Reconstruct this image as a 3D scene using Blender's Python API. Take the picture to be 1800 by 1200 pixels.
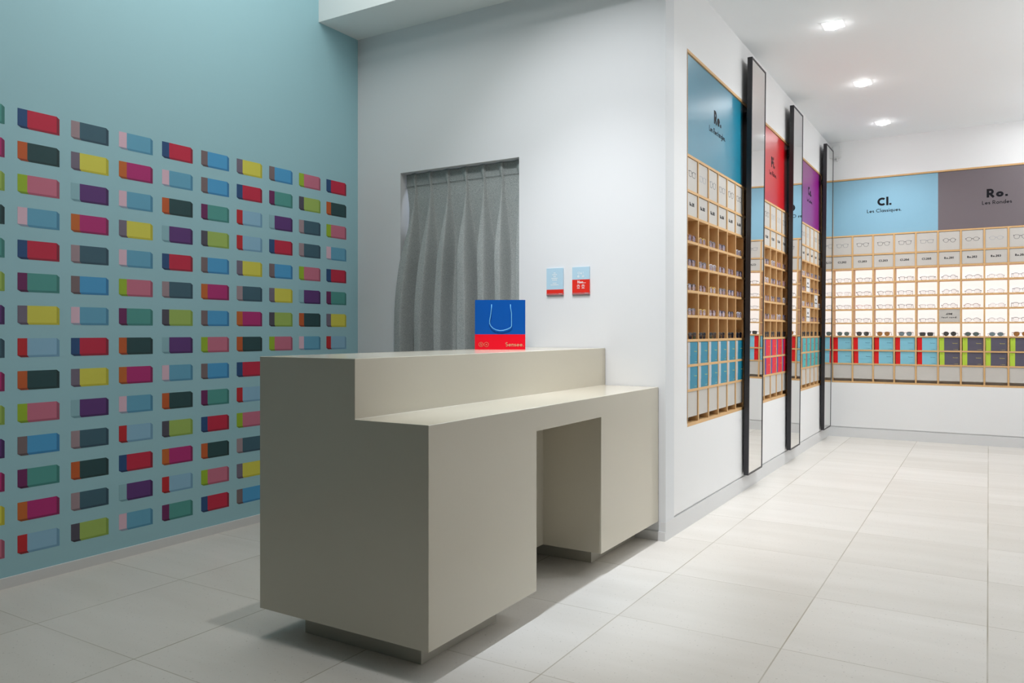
import bpy, bmesh, math, random
from mathutils import Vector, Matrix
random.seed(7)
for o in list(bpy.data.objects): bpy.data.objects.remove(o, do_unlink=True)
scene = bpy.context.scene
COL = scene.collection
PI = math.pi

# ---------------------------------------------------------------- camera
cam_d = bpy.data.cameras.new('camera'); cam = bpy.data.objects.new('camera', cam_d); COL.objects.link(cam)
cam.location = (0, 0, 1.2)
YAW = math.atan(838 / 1372)
cam.rotation_euler = (PI / 2, 0, YAW)
cam_d.sensor_fit = 'HORIZONTAL'; cam_d.sensor_width = 36
cam_d.lens = 1372 / 1800 * 36
cam_d.shift_y = -17 / 1800
cam_d.clip_start = .05
scene.camera = cam

# ---------------------------------------------------------------- world, exposure
w = bpy.data.worlds.new('world'); scene.world = w; w.use_nodes = True
w.node_tree.nodes['Background'].inputs[0].default_value = (.82, .9, 1, 1)
w.node_tree.nodes['Background'].inputs[1].default_value = .3
vs = scene.view_settings
vs.view_transform = 'Standard'; vs.look = 'None'; vs.gamma = 1; vs.use_curve_mapping = False
vs.exposure = 0.0

# ---------------------------------------------------------------- room bulbs (downlight fittings are built further down) plus added fill lights
def spot(name, loc, target, watts, angle, blend=.6, radius=.04, color=(1, 1, 1)):
    d = bpy.data.lights.new(name, 'SPOT'); d.energy = watts; d.spot_size = math.radians(angle)
    d.spot_blend = blend; d.shadow_soft_size = radius; d.color = color
    o = bpy.data.objects.new(name, d); COL.objects.link(o); o.location = loc
    o.rotation_euler = (Vector(target) - Vector(loc)).to_track_quat('-Z', 'Y').to_euler()
    return o
CEIL = 3.375        # ceiling of the shop aisle
XWALL = -1.58
HIGH = 4.25         # taller ceiling over the desk
AISLE_X = (-.94, .62, 2.1)
AISLE_Y = (4.4, 5.91, 7.42, 8.93)
for y in AISLE_Y:
    spot('downlight_bulb', (AISLE_X[0], y, CEIL - .06), (-.9, y, 0), 18 if y < 5 else 50, 135, 1, .035, (.93, .97, 1))
    spot('wall_fill_spot', (-.4, y, CEIL - .06), (XWALL, y, .3), 44, 70, 1, .035, (.95, .98, 1))  # unseen spots added to brighten the foot of the display wall
def area(name, loc, sx, sy, watts, color):
    d = bpy.data.lights.new(name, 'AREA'); d.shape = 'RECTANGLE'; d.size = sx; d.size_y = sy; d.energy = watts; d.color = color
    o = bpy.data.objects.new(name, d); COL.objects.link(o); o.location = loc; return o
area('aisle_fill_light', (.9, 6.6, CEIL - .02), 1.6, 5.6, 28, (.93, .97, 1))  # unseen fill, added to even out the aisle lighting
def fill_point(name, loc, watts, color, r=.1):
    d = bpy.data.lights.new(name, 'POINT'); d.energy = watts; d.shadow_soft_size = r; d.color = color
    o = bpy.data.objects.new(name, d); COL.objects.link(o); o.location = loc; return o
for y in (4.7, 6.6, 8.5): fill_point('aisle_fill_point', (1.15, y, 2.8), 14, (.92, .97, 1), .14)  # unseen point fills added to lift the aisle ceiling and upper walls
area('desk_fill_light', (-2.75, 2.75, HIGH - .03), 1.5, 1.7, 27, (1, .975, .935))  # unseen overhead fill added to brighten mural, partition and beam
fill_point('desk_fill_point', (-2.7, 2.3, 3.75), 10, (1, .98, .945))  # unseen point fill added for the upper walls around the desk
for (x, y, tx, ty, tz, e, a, bl, c) in (
        (-1.58, 2.15, -1.75, 2.35, 0, 90, 74, 1, (1, .975, .935)),
        (-1.59, 2.17, -1.8, 2.95, .9, 380, 32, 1, (.76, .87, 1)),
        (-1.58, 2.15, -2.0, 4.27, 1.6, 165, 56, .9, (.96, .965, 1)),
        (-1.6, 2.18, -2.05, 4.27, 1.0, 260, 40, 1, (.96, .965, 1))):
    spot('ceiling_spot_bulb', (x, y, HIGH - .08), (tx, ty, tz), e, a, bl, .045, c)
spot('fitting_room_bulb', (-3.3, 4.9, 3.1), (-3.5, 4.8, 1), 45, 140, .8, .1, (.8, .87, 1))

# ---------------------------------------------------------------- materials
def lin(c): return tuple(((v / 255 / 12.92) if v / 255 <= .04045 else ((v / 255 + .055) / 1.055) ** 2.4) for v in c) + (1,)
MATS = {}
def mat(name, rgb, rough=.5, metal=0, spec=.5, emit=0, coat=0, bump=0, bscale=200, alpha=None):
    if name in MATS: return MATS[name]
    m = bpy.data.materials.new(name); m.use_nodes = True; nt = m.node_tree; b = nt.nodes['Principled BSDF']
    b.inputs['Base Color'].default_value = lin(rgb); b.inputs['Roughness'].default_value = rough
    b.inputs['Metallic'].default_value = metal; b.inputs['Specular IOR Level'].default_value = spec
    if coat: b.inputs['Coat Weight'].default_value = coat; b.inputs['Coat Roughness'].default_value = .08
    if emit: b.inputs['Emission Color'].default_value = (1, 1, 1, 1); b.inputs['Emission Strength'].default_value = emit
    if bump:
        n = nt.nodes.new('ShaderNodeTexNoise'); n.inputs['Scale'].default_value = bscale
        tc = nt.nodes.new('ShaderNodeTexCoord'); nt.links.new(tc.outputs['Object'], n.inputs['Vector'])
        bp = nt.nodes.new('ShaderNodeBump'); bp.inputs['Strength'].default_value = bump; bp.inputs['Distance'].default_value = .001
        nt.links.new(n.outputs[0], bp.inputs['Height']); nt.links.new(bp.outputs[0], b.inputs['Normal'])
    MATS[name] = m; return m

def lens_mat(name, rgb, opacity, gloss=.08):
    m = bpy.data.materials.new(name); m.use_nodes = True; nt = m.node_tree; nt.nodes.clear()
    out = nt.nodes.new('ShaderNodeOutputMaterial'); t = nt.nodes.new('ShaderNodeBsdfTransparent'); g = nt.nodes.new('ShaderNodeBsdfGlossy')
    g.inputs['Roughness'].default_value = .03
    d = nt.nodes.new('ShaderNodeBsdfDiffuse'); d.inputs['Color'].default_value = lin(rgb)
    m1 = nt.nodes.new('ShaderNodeMixShader'); m2 = nt.nodes.new('ShaderNodeMixShader')
    m1.inputs[0].default_value = opacity; m2.inputs[0].default_value = gloss
    nt.links.new(t.outputs[0], m1.inputs[1]); nt.links.new(d.outputs[0], m1.inputs[2])
    nt.links.new(m1.outputs[0], m2.inputs[1]); nt.links.new(g.outputs[0], m2.inputs[2]); nt.links.new(m2.outputs[0], out.inputs[0])
    MATS[name] = m; return m

def floor_mat():
    m = bpy.data.materials.new('pale_stone_tiles'); m.use_nodes = True; nt = m.node_tree; N = nt.nodes; L = nt.links
    b = N['Principled BSDF']; tc = N.new('ShaderNodeTexCoord'); sx = N.new('ShaderNodeSeparateXYZ'); L.new(tc.outputs['Object'], sx.inputs[0])
    def math_(op, a, b_=None, c=None):
        n = N.new('ShaderNodeMath'); n.operation = op
        for i, v in enumerate((a, b_, c)):
            if v is None: continue
            if isinstance(v, (int, float)): n.inputs[i].default_value = v
            else: L.new(v, n.inputs[i])
        return n.outputs[0]
    P = .668
    u = math_('DIVIDE', math_('ADD', sx.outputs[0], .004), P); v = math_('DIVIDE', math_('SUBTRACT', sx.outputs[1], 1.72), P)
    fu = math_('ABSOLUTE', math_('SUBTRACT', math_('FRACT', u), .5)); fv = math_('ABSOLUTE', math_('SUBTRACT', math_('FRACT', v), .5))
    gw = .5 - .0026 / P
    # grout reads faint and uneven
    nz = N.new('ShaderNodeTexNoise'); nz.inputs['Scale'].default_value = 1.7; L.new(tc.outputs['Object'], nz.inputs['Vector'])
    gu = math_('GREATER_THAN', fu, gw); gv = math_('MULTIPLY', math_('GREATER_THAN', fv, gw + .0008), .75)
    grout = math_('MULTIPLY', math_('MAXIMUM', gu, gv), math_('MULTIPLY_ADD', nz.outputs[0], 1.6, -.15))
    grout = math_('MINIMUM', math_('MAXIMUM', grout, 0), 1)
    cell = N.new('ShaderNodeCombineXYZ'); L.new(math_('FLOOR', u), cell.inputs[0]); L.new(math_('FLOOR', v), cell.inputs[1])
    wn = N.new('ShaderNodeTexWhiteNoise'); wn.noise_dimensions = '2D'; L.new(cell.outputs[0], wn.inputs['Vector'])
    # cloudy veining stretched along the aisle
    mp = N.new('ShaderNodeMapping'); mp.inputs['Scale'].default_value = (.9, 5.5, 1); L.new(tc.outputs['Object'], mp.inputs['Vector'])
    ad = N.new('ShaderNodeVectorMath'); ad.operation = 'MULTIPLY_ADD'; ad.inputs[1].default_value = (7, 7, 7)
    L.new(wn.outputs['Color'], ad.inputs[0]); L.new(mp.outputs[0], ad.inputs[2])
    cl = N.new('ShaderNodeTexNoise'); cl.inputs['Scale'].default_value = 1.1; cl.inputs['Detail'].default_value = 5; L.new(ad.outputs[0], cl.inputs['Vector'])
    # small dark flecks
    vo = N.new('ShaderNodeTexNoise'); vo.inputs['Scale'].default_value = 95; vo.inputs['Detail'].default_value = 2; L.new(tc.outputs['Object'], vo.inputs['Vector'])
    fleck = N.new('ShaderNodeMapRange'); fleck.inputs[1].default_value = .66; fleck.inputs[2].default_value = .74; L.new(vo.outputs[0], fleck.inputs[0])
    base = N.new('ShaderNodeMix'); base.data_type = 'RGBA'; base.inputs[6].default_value = lin((213, 208, 200)); base.inputs[7].default_value = lin((229, 225, 219))
    L.new(math_('MINIMUM', math_('MAXIMUM', math_('ADD', math_('MULTIPLY_ADD', cl.outputs[0], 1.3, -.3), math_('MULTIPLY_ADD', wn.outputs[0], .5, -.2)), 0), 1), base.inputs[0])
    f2 = N.new('ShaderNodeMix'); f2.data_type = 'RGBA'; f2.inputs[7].default_value = lin((150, 146, 136))
    L.new(math_('MULTIPLY', fleck.outputs[0], .55), f2.inputs[0]); L.new(base.outputs[2], f2.inputs[6])
    g2 = N.new('ShaderNodeMix'); g2.data_type = 'RGBA'; g2.inputs[7].default_value = lin((150, 141, 118))
    L.new(grout, g2.inputs[0]); L.new(f2.outputs[2], g2.inputs[6]); L.new(g2.outputs[2], b.inputs['Base Color'])
    b.inputs['Roughness'].default_value = .42; b.inputs['Specular IOR Level'].default_value = .35
    return m

def wood_mat(name, c1, c2, rough=.5):
    m = bpy.data.materials.new(name); m.use_nodes = True; nt = m.node_tree; N = nt.nodes; L = nt.links; b = N['Principled BSDF']
    tc = N.new('ShaderNodeTexCoord'); mp = N.new('ShaderNodeMapping'); mp.inputs['Scale'].default_value = (60, 60, 3); L.new(tc.outputs['Object'], mp.inputs[0])
    n = N.new('ShaderNodeTexNoise'); n.inputs['Scale'].default_value = 2.2; n.inputs['Detail'].default_value = 6; L.new(mp.outputs[0], n.inputs['Vector'])
    mx = N.new('ShaderNodeMix'); mx.data_type = 'RGBA'; mx.inputs[6].default_value = lin(c1); mx.inputs[7].default_value = lin(c2)
    L.new(n.outputs[0], mx.inputs[0]); L.new(mx.outputs[2], b.inputs['Base Color']); b.inputs['Roughness'].default_value = rough
    MATS[name] = m; return m

def fabric_mat():
    m = bpy.data.materials.new('grey_woven_cloth'); m.use_nodes = True; nt = m.node_tree; N = nt.nodes; L = nt.links; b = N['Principled BSDF']
    tc = N.new('ShaderNodeTexCoord'); mx = N.new('ShaderNodeMix'); mx.data_type = 'RGBA'
    outs = []
    for sc in ((1500, 1500, 420), (420, 420, 1500)):
        mp = N.new('ShaderNodeMapping'); mp.inputs['Scale'].default_value = sc; L.new(tc.outputs['Object'], mp.inputs[0])
        n = N.new('ShaderNodeTexNoise'); n.inputs['Scale'].default_value = .5; n.inputs['Detail'].default_value = 2; L.new(mp.outputs[0], n.inputs['Vector']); outs.append(n.outputs[0])
    a = N.new('ShaderNodeMath'); a.operation = 'ADD'; L.new(outs[0], a.inputs[0]); L.new(outs[1], a.inputs[1])
    mr = N.new('ShaderNodeMapRange'); mr.inputs[1].default_value = .78; mr.inputs[2].default_value = 1.22; L.new(a.outputs[0], mr.inputs[0])
    mx.inputs[6].default_value = lin((128, 135, 134)); mx.inputs[7].default_value = lin((190, 196, 195)); L.new(mr.outputs[0], mx.inputs[0])
    L.new(mx.outputs[2], b.inputs['Base Color']); b.inputs['Roughness'].default_value = .95; b.inputs['Specular IOR Level'].default_value = .1
    MATS['fabric'] = m; return m

M_white = mat('white_painted_wall', (242, 242, 242), .6, bump=.15, bscale=60)
M_part = mat('cool_white_partition', (228, 230, 232), .6)
M_ceil = mat('white_ceiling', (247, 250, 252), .8)
M_soff = mat('grey_white_soffit', (234, 240, 240), .7)
M_left = mat('turquoise_wall_paint', (161, 205, 215), .62, bump=.1, bscale=40)
M_base = mat('white_skirting', (226, 226, 226), .5)
M_floor = floor_mat()
M_oak = wood_mat('oak_plywood', (202, 150, 88), (224, 178, 116))
M_oakedge = wood_mat('oak_edge', (214, 168, 112), (230, 188, 134))
M_desk = mat('greige_satin_laminate', (204, 197, 180), .16, spec=.55)
M_plinth = mat('greige_plinth', (186, 182, 170), .2)
M_panel = mat('light_grey_insert', (206, 201, 194), .5)
M_ink = mat('dark_ink', (24, 24, 30), .6, spec=.15)
M_teal = mat('teal_gloss_panel', (20, 130, 158), .3, spec=1)
M_red = mat('red_gloss_panel', (205, 8, 22), .3, spec=1)
M_purple = mat('purple_gloss_panel', (142, 22, 130), .3, spec=1)
M_sky = mat('pale_blue_panel', (140, 186, 208), .45)
M_taupe = mat('taupe_grey_panel', (116, 106, 110), .4)
M_shaded = mat('shaded_maroon_filler', (40, 20, 26), .5)  # filler behind the mirrors, its dark tone carries their shadow
M_light = mat('backlit_white_acrylic', (225, 232, 245), .5, emit=.8)
M_mirror = mat('silvered_glass', (238, 238, 236), .01, metal=1)
M_frame = mat('black_mirror_frame', (44, 43, 47), .4)
M_bulb = mat('lit_lamp_glass', (255, 255, 255), .3, emit=40)
M_fit = mat('glowing_lamp_frame', (235, 235, 235), .3, emit=1.2)  # trim is given emission, imitating lamp glow on the frame
M_clip = mat('white_plastic', (225, 226, 226), .4)
M_fabric = fabric_mat()
M_blue = mat('royal_blue_paper', (0, 82, 168), .35); M_bagred = mat('scarlet_paper', (236, 0, 34), .35)
M_cord = mat('pale_blue_cord', (110, 185, 235), .6); M_gold = mat('tan_print', (222, 150, 112), .45)
M_acr = lens_mat('clear_acrylic', (200, 200, 205), .12, .12)

# ---------------------------------------------------------------- mesh helpers
def new_bm(): return bmesh.new()
def box(bm, x0, y0, z0, x1, y1, z1, mi=0):
    v = [bm.verts.new(p) for p in ((x0, y0, z0), (x1, y0, z0), (x1, y1, z0), (x0, y1, z0), (x0, y0, z1), (x1, y0, z1), (x1, y1, z1), (x0, y1, z1))]
    fs = []
    for f in ((0, 3, 2, 1), (4, 5, 6, 7), (0, 1, 5, 4), (1, 2, 6, 5), (2, 3, 7, 6), (3, 0, 4, 7)):
        q = bm.faces.new([v[i] for i in f]); q.material_index = mi; fs.append(q)
    return fs
def prism(bm, pts, y0, y1, mi=0):
    """polygon pts [(x,z)] extruded along y from y0 (front, towards -y) to y1"""
    a = [bm.verts.new((p[0], y0, p[1])) for p in pts]; b = [bm.verts.new((p[0], y1, p[1])) for p in pts]
    fs = [bm.faces.new(a), bm.faces.new(b[::-1])]
    n = len(pts)
    for i in range(n): fs.append(bm.faces.new((a[i], b[i], b[(i + 1) % n], a[(i + 1) % n])))
    for f in fs: f.material_index = mi
def tube(bm, pts, r, seg=6, closed=False, mi=0, radii=None):
    pts = [Vector(p) for p in pts]; n = len(pts); rings = []
    for i, p in enumerate(pts):
        if closed: t = pts[(i + 1) % n] - pts[i - 1]
        else: t = pts[min(i + 1, n - 1)] - pts[max(i - 1, 0)]
        t.normalize(); up = Vector((0, 1, 0)) if abs(t.y) < .9 else Vector((0, 0, 1))
        a = t.cross(up).normalized(); b = t.cross(a); rr = radii[i] if radii else r
        rings.append([bm.verts.new(p + a * math.cos(2 * PI * k / seg) * rr + b * math.sin(2 * PI * k / seg) * rr) for k in range(seg)])
    for i in range(n if closed else n - 1):
        A, B = rings[i], rings[(i + 1) % n]
        for k in range(seg): bm.faces.new((A[k], A[(k + 1) % seg], B[(k + 1) % seg], B[k])).material_index = mi
    if not closed:
        bm.faces.new(rings[0][::-1]).material_index = mi; bm.faces.new(rings[-1]).material_index = mi
def to_mesh(bm, name, mats, smooth=False):
    bmesh.ops.recalc_face_normals(bm, faces=bm.faces)
    me = bpy.data.meshes.new(name); bm.to_mesh(me); bm.free()
    for m in (mats if isinstance(mats, (list, tuple)) else [mats]): me.materials.append(m)
    if smooth:
        for p in me.polygons: p.use_smooth = True
    return me
def inst(name, me, parent=None, loc=(0, 0, 0), rz=0):
    o = bpy.data.objects.new(name, me); COL.objects.link(o); o.parent = parent; o.location = loc; o.rotation_euler = (0, 0, rz); return o
def obj(name, bm, mats, parent=None, smooth=False, loc=(0, 0, 0)): return inst(name, to_mesh(bm, name, mats, smooth), parent, loc)
def tag(o, label, cat, group=None):
    o['label'] = label; o['category'] = cat
    if group: o['group'] = group
    return o
def thing(name, label, cat, loc=(0, 0, 0), rz=0, group=None):
    o = bpy.data.objects.new(name, None); COL.objects.link(o); o.location = loc; o.rotation_euler = (0, 0, rz); o.empty_display_size = .1
    return tag(o, label, cat, group)
def struct(name, bm, m):
    o = obj(name, bm, m); o['kind'] = 'structure'; return o

# ---------------------------------------------------------------- geometric sans lettering, drawn with strokes
def arc(cx, cy, rx, ry, a0, a1, n=14): return [(cx + rx * math.cos(math.radians(a0 + (a1 - a0) * i / n)), cy + ry * math.sin(math.radians(a0 + (a1 - a0) * i / n))) for i in range(n + 1)]
XH = .62
def glyph(c, t):
    """returns (strokes, advance) for stroke width t; cap height 1"""
    h = t / 2; T = 1 - h; B = h; X = XH - h; r = (XH - t) / 2; cy = XH / 2; rc = (1 - t) / 2
    circ = arc(h + r, cy, r, r, 0, 360, 24); cw = XH
    dot = lambda x, y: [(x, y - .02), (x, y + .02)]
    G = {
        ' ': ([], .28), '.': ([[(h, h * .2), (h, t * 1.02)]], t * 1.15), '!': ([[(h, .34), (h, 1.0)], [(h, 0), (h, t)]], t),
        'C': ([arc(h + rc, .5, rc, rc, 48, 312, 22)], .86), 'O': ([arc(h + rc, .5, rc, rc, 0, 360, 28)], 1),
        'L': ([[(h, 1), (h, B), (.46, B)]], .48), 'N': ([[(h, 0), (h, T), (.62, B), (.62, 1)]], .62 + h),
        'P': ([[(h, 0), (h, 1)], [(h, T), (.3, T)] + arc(.3, (T + .42) / 2, .22 - h * .4, (T - .42) / 2, 90, -90, 12) + [(h, .42)]], .56),
        'R': ([[(h, 0), (h, 1)], [(h, T), (.3, T)] + arc(.3, (T + .42) / 2, .22 - h * .4, (T - .42) / 2, 90, -90, 12) + [(h, .42)], [(.27, .44), (.56, 0)]], .64),
        'S': ([arc(.27, .5 + (T - .5) / 2, .19, (T - .5) / 2, 40, 270, 14)[:-1] + arc(.27, B + (.5 - B) / 2, .21, (.5 - B) / 2, 90, -140, 14)], .55),
        'l': ([[(h, 0), (h, 1.06)]], t), 'i': ([[(h, 0), (h, XH)], [(h, .8), (h, .8 + t)]], t),
        'o': ([circ], cw), 'e': ([arc(h + r, cy, r, r, 0, 318, 22), [(h, cy), (XH - h, cy)]], cw),
        'c': ([arc(h + r, cy, r, r, 50, 310, 18)], cw * .86), 'a': ([circ, [(XH - h, 0), (XH - h, XH)]], cw),
        'd': ([circ, [(XH - h, 0), (XH - h, 1.06)]], cw), 'q': ([circ, [(XH - h, -.34), (XH - h, XH)]], cw),
        'g': ([circ, [(XH - h, XH), (XH - h, -.1)] + arc(h + r, -.1, r, .2 - h * .3, 0, -150, 10)], cw),
        'n': ([[(h, 0), (h, XH)], arc(.26, XH - .24, .2, .24 - h, 180, 0, 12) + [(.46, 0)]], .46 + h),
        'u': ([[(h, XH), (h, .24)] + arc(.26, .24, .26 - h, .24 - h, 180, 360, 12) + [(.52 - h, XH)]], .52),
        'r': ([[(h, 0), (h, XH)], arc(.27, XH - .24, .2, .24 - h, 165, 60, 8)], .36),
        't': ([[(.16, 0), (.16, .92)], [(0, X), (.32, X)]], .34), 's': ([arc(.19, X - (X - cy) / 2, .13, (X - cy) / 2, 30, 270, 10)[:-1] + arc(.19, B + (cy - B) / 2, .14, (cy - B) / 2, 90, -145, 10)], .4),
        '0': ([arc(.29, .5, .29 - h, .5 - h, 0, 360, 24)], .58), '1': ([[(.04, T - .06), (.2, T), (.2, 0)]], .34),
        '2': ([arc(.27, T - .21, .2, .21, 160, -35, 12) + [(.06, B), (.54, B)]], .56),
        '3': ([arc(.25, T - .2, .19, .2, 150, -80, 12), arc(.25, B + .25, .22, .25, 88, -150, 14)], .55),
        '4': ([[(.44, 0), (.44, 1), (.04, .26), (.6, .26)]], .62),
        '5': ([[(.5, T), (.18, T), (.11, .55)] + arc(.25, B + .26, .23, .27, 110, -145, 14)], .55),
        '6': ([arc(.28, B + .25, .24, .25, 0, 360, 20), [(.08, .42), (.4, 1)]], .56),
        '9': ([arc(.28, T - .25, .24, .25, 0, 360, 20), [(.48, .56), (.16, 0)]], .56),
        '€': ([arc(.42, .5, .34, rc, 50, 310, 18), [(0, .6), (.5, .6)], [(0, .4), (.46, .4)]], .74),
    }
    if c == 'é':
        s, a = glyph('e', t); return s + [[(XH * .4, .74), (XH * .68, .94)]], a
    return G[c]
def ribbon(bm, pts, wd, y, th, mi=0):
    closed = len(pts) > 3 and (Vector(pts[0]) - Vector(pts[-1])).length < 1e-6
    P = []
    for p in (pts[:-1] if closed else pts):
        if not P or (Vector(p) - P[-1]).length > 1e-5: P.append(Vector(p))
    n = len(P); L_, R_ = [], []
    for i in range(n):
        a = P[i] - P[i - 1] if (i > 0 or closed) else None; b = P[(i + 1) % n] - P[i] if (i < n - 1 or closed) else None
        if a is None: a = b
        if b is None: b = a
        a = a.normalized(); b = b.normalized(); na = Vector((-a.y, a.x)); nb = Vector((-b.y, b.x)); m = na + nb
        if m.length < 1e-4: m = na
        m.normalize(); k = wd / 2 / max(.45, m.dot(na)); L_.append(P[i] + m * k); R_.append(P[i] - m * k)
    F = [[bm.verts.new((q.x, yy, q.y)) for q in S] for S in (L_, R_) for yy in (y - th, y)]
    lf, lb, rf, rb = F
    for i in range(n if closed else n - 1):
        j = (i + 1) % n
        for q in ((lf[i], lf[j], rf[j], rf[i]), (lb[i], rb[i], rb[j], lb[j]), (lf[i], lb[i], lb[j], lf[j]), (rf[i], rf[j], rb[j], rb[i])):
            bm.faces.new(q).material_index = mi
    if not closed:
        for i in (0, n - 1): bm.faces.new((lf[i], rf[i], rb[i], lb[i])).material_index = mi
def text_width(s, t, gap): return sum(glyph(c, t)[1] for c in s) + gap * (len(s) - 1)
def text(bm, s, x, z, cap, t=.14, gap=.1, align='C', y=0, th=.0006, width=None, mi=0):
    W = text_width(s, t, gap); sx = cap if width is None else width / W
    cx = x - (W * sx / 2 if align == 'C' else 0)
    for c in s:
        st, adv = glyph(c, t)
        for si, p in enumerate(st): ribbon(bm, [(cx + q[0] * sx, z + q[1] * cap) for q in p], t * cap, y - si * .00015, th, mi)
        cx += (adv + gap) * sx
def text_obj(name, items, m, parent, loc=(0, 0, 0), y=0):
    """one mesh per word"""
    for it in items:
        it = dict(it); s = it['s']; t = it.get('t', .14); gap = it.get('gap', .1); W = text_width(s, t, gap)
        sx = it['cap'] if it.get('width') is None else it['width'] / W
        x0 = it['x'] - (W * sx / 2 if it.get('align', 'C') == 'C' else 0)
        for wd in s.split(' '):
            w0 = text_width(wd, t, gap); bm = new_bm()
            text(bm, wd, x0, it['z'], it['cap'], t, gap, 'L', y, width=w0 * sx)
            obj(name, bm, m, parent, loc=loc)
            x0 += (w0 + 2 * gap + .28) * sx

# ================================================================ ROOM
XL, XW, YP, YB = -3.93, -1.58, 4.275, 9.61     # mural wall, display wall, partition, far wall
Y0, XR, YR = 4.654, 3.3, -2.6
WT = .3                                           # depth of the built-out walls
bm = new_bm(); box(bm, XL - .2, YR - .2, -.1, XR + .2, YB + .6, 0); struct('floor', bm, M_floor)
bm = new_bm(); box(bm, XL - .15, YR - .2, 0, XL, YB, HIGH + .1); struct('wall_left', bm, M_left)
# partition with the curtained opening
bm = new_bm(); xa, xb, zt = -3.53, -2.558, 2.315
box(bm, XL, YP, 0, xa, YP + .14, CEIL); box(bm, xb, YP, 0, XW - WT, YP + .14, CEIL); box(bm, xa, YP, zt, xb, YP + .14, CEIL)
box(bm, XW - WT, YP, 0, XW, YP + .14, CEIL)
struct('wall_partition', bm, M_part)
# fitting room behind the curtain
bm = new_bm(); box(bm, XL, 5.6, 0, XW - WT, 5.7, CEIL); struct('wall_fitting_room', bm, M_part)
# display wall with the long recess
ZB, ZT, Y1 = .615, 2.94, 9.185
bm = new_bm()
box(bm, XW - WT, YP + .14, .118, XW, Y0, CEIL); box(bm, XW - WT, Y0, .118, XW, Y1, ZB); box(bm, XW - WT, Y0, ZT, XW, Y1, CEIL)
box(bm, XW - WT, Y1, .118, XW, YB + WT, CEIL); box(bm, XW - WT - .03, Y0 - .05, .118, XW - WT, Y1 + .05, CEIL)
box(bm, XW - WT, YP + .14, .1, XW - .012, YB + WT, .118)
struct('wall_display', bm, M_white)
XU0, XU1 = -1.54, .62
bm = new_bm()
box(bm, XW, YB, .118, XU0, YB + WT, CEIL); box(bm, XU0, YB, .118, XU1, YB + WT, ZB + .004); box(bm, XU0, YB, ZT + .004, XU1, YB + WT, CEIL)
box(bm, XU1, YB, .118, XR, YB + WT, CEIL); box(bm, XW, YB + WT, .118, XR, YB + WT + .03, CEIL); box(bm, XW - .01, YB + .012, .1, XR, YB + WT, .118)
struct('wall_back', bm, M_white)
bm = new_bm(); box(bm, XR, YR, 0, XR + .15, YB + .3, HIGH + .1); struct('wall_right', bm, M_white)
bm = new_bm(); box(bm, XL, YR - .15, 0, XR, YR, HIGH + .1); struct('wall_rear', bm, mat('dark_unseen_wall', (38, 40, 44), .4))  # unseen rear wall, darkened to keep bounce light off the desk end
bm = new_bm(); box(bm, XL - .1, YP, CEIL, XR, YB + .4, CEIL + .1); box(bm, XW, 3.985, CEIL, XR, YP, CEIL + .1); struct('ceiling', bm, M_ceil)
bm = new_bm(); box(bm, XL - .1, YR - .1, HIGH, XR, 3.885, HIGH + .1); struct('ceiling_high', bm, M_ceil)
bm = new_bm(); box(bm, XL, 3.885, 3.327, XW, YP, HIGH); box(bm, XW, 3.885, CEIL - .001, XR, 3.985, HIGH)
struct('trim_1', bm, M_soff)
# skirtings
bm = new_bm(); box(bm, XL, YR, 0, XL + .012, YP, .05); struct('baseboard_left', bm, M_base)
bm = new_bm(); box(bm, XL + .012, YP - .01, 0, xa, YP, .052); box(bm, xb, YP - .01, 0, XW, YP, .052); struct('baseboard_partition', bm, M_base)
bm = new_bm(); box(bm, XW - .03, YP - .002, 0, XW + .001, YB, .106); struct('baseboard_right', bm, M_base)
bm = new_bm(); box(bm, XW + .001, YB - .001, 0, XR, YB + .03, .106); struct('baseboard_back', bm, M_base)

# ---------------------------------------------------------------- mural: printed boxes on the turquoise wall
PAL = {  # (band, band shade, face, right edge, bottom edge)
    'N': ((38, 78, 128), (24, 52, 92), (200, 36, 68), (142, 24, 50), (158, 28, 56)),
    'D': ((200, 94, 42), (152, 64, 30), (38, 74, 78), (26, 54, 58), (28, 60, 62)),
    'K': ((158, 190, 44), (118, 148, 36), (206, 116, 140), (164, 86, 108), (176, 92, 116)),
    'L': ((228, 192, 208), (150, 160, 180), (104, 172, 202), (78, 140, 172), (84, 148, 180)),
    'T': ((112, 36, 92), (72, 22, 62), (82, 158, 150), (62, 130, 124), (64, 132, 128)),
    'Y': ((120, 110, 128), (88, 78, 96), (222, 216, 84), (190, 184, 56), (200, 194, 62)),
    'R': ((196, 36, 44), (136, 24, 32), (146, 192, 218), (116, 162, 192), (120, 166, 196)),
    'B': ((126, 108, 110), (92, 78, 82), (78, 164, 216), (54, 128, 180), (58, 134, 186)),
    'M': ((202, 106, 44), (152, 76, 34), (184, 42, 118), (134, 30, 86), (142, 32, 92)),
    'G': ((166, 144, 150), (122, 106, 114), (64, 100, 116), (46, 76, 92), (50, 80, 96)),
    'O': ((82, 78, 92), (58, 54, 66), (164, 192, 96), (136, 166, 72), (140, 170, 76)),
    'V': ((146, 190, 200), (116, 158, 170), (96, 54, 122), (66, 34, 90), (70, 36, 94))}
MURAL = ['KRBLNTYDMGVOKL', 'TMODTOVGMOVMYK', 'NDKLNTYRDKBTMR', 'GYVMGBLNYVGDGO', 'LMLYLKTDMLRNVL', 'NLDVNGOVLDOMRT', 'BBTOBMBKBTNDKN',
         'YNRRYGMDNRKGYB', 'BTVNBYOKTMYLVD', 'KOGGKVDLRNBOTM', 'NDKLNTYRDKBTMR']
bm = new_bm(); mats = []; idx = {}
for k, cs in PAL.items():
    idx[k] = len(mats)
    for j, c in enumerate(cs): mats.append(mat('mural_ink_%s_%d' % (k.lower(), j), c, .6))
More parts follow.
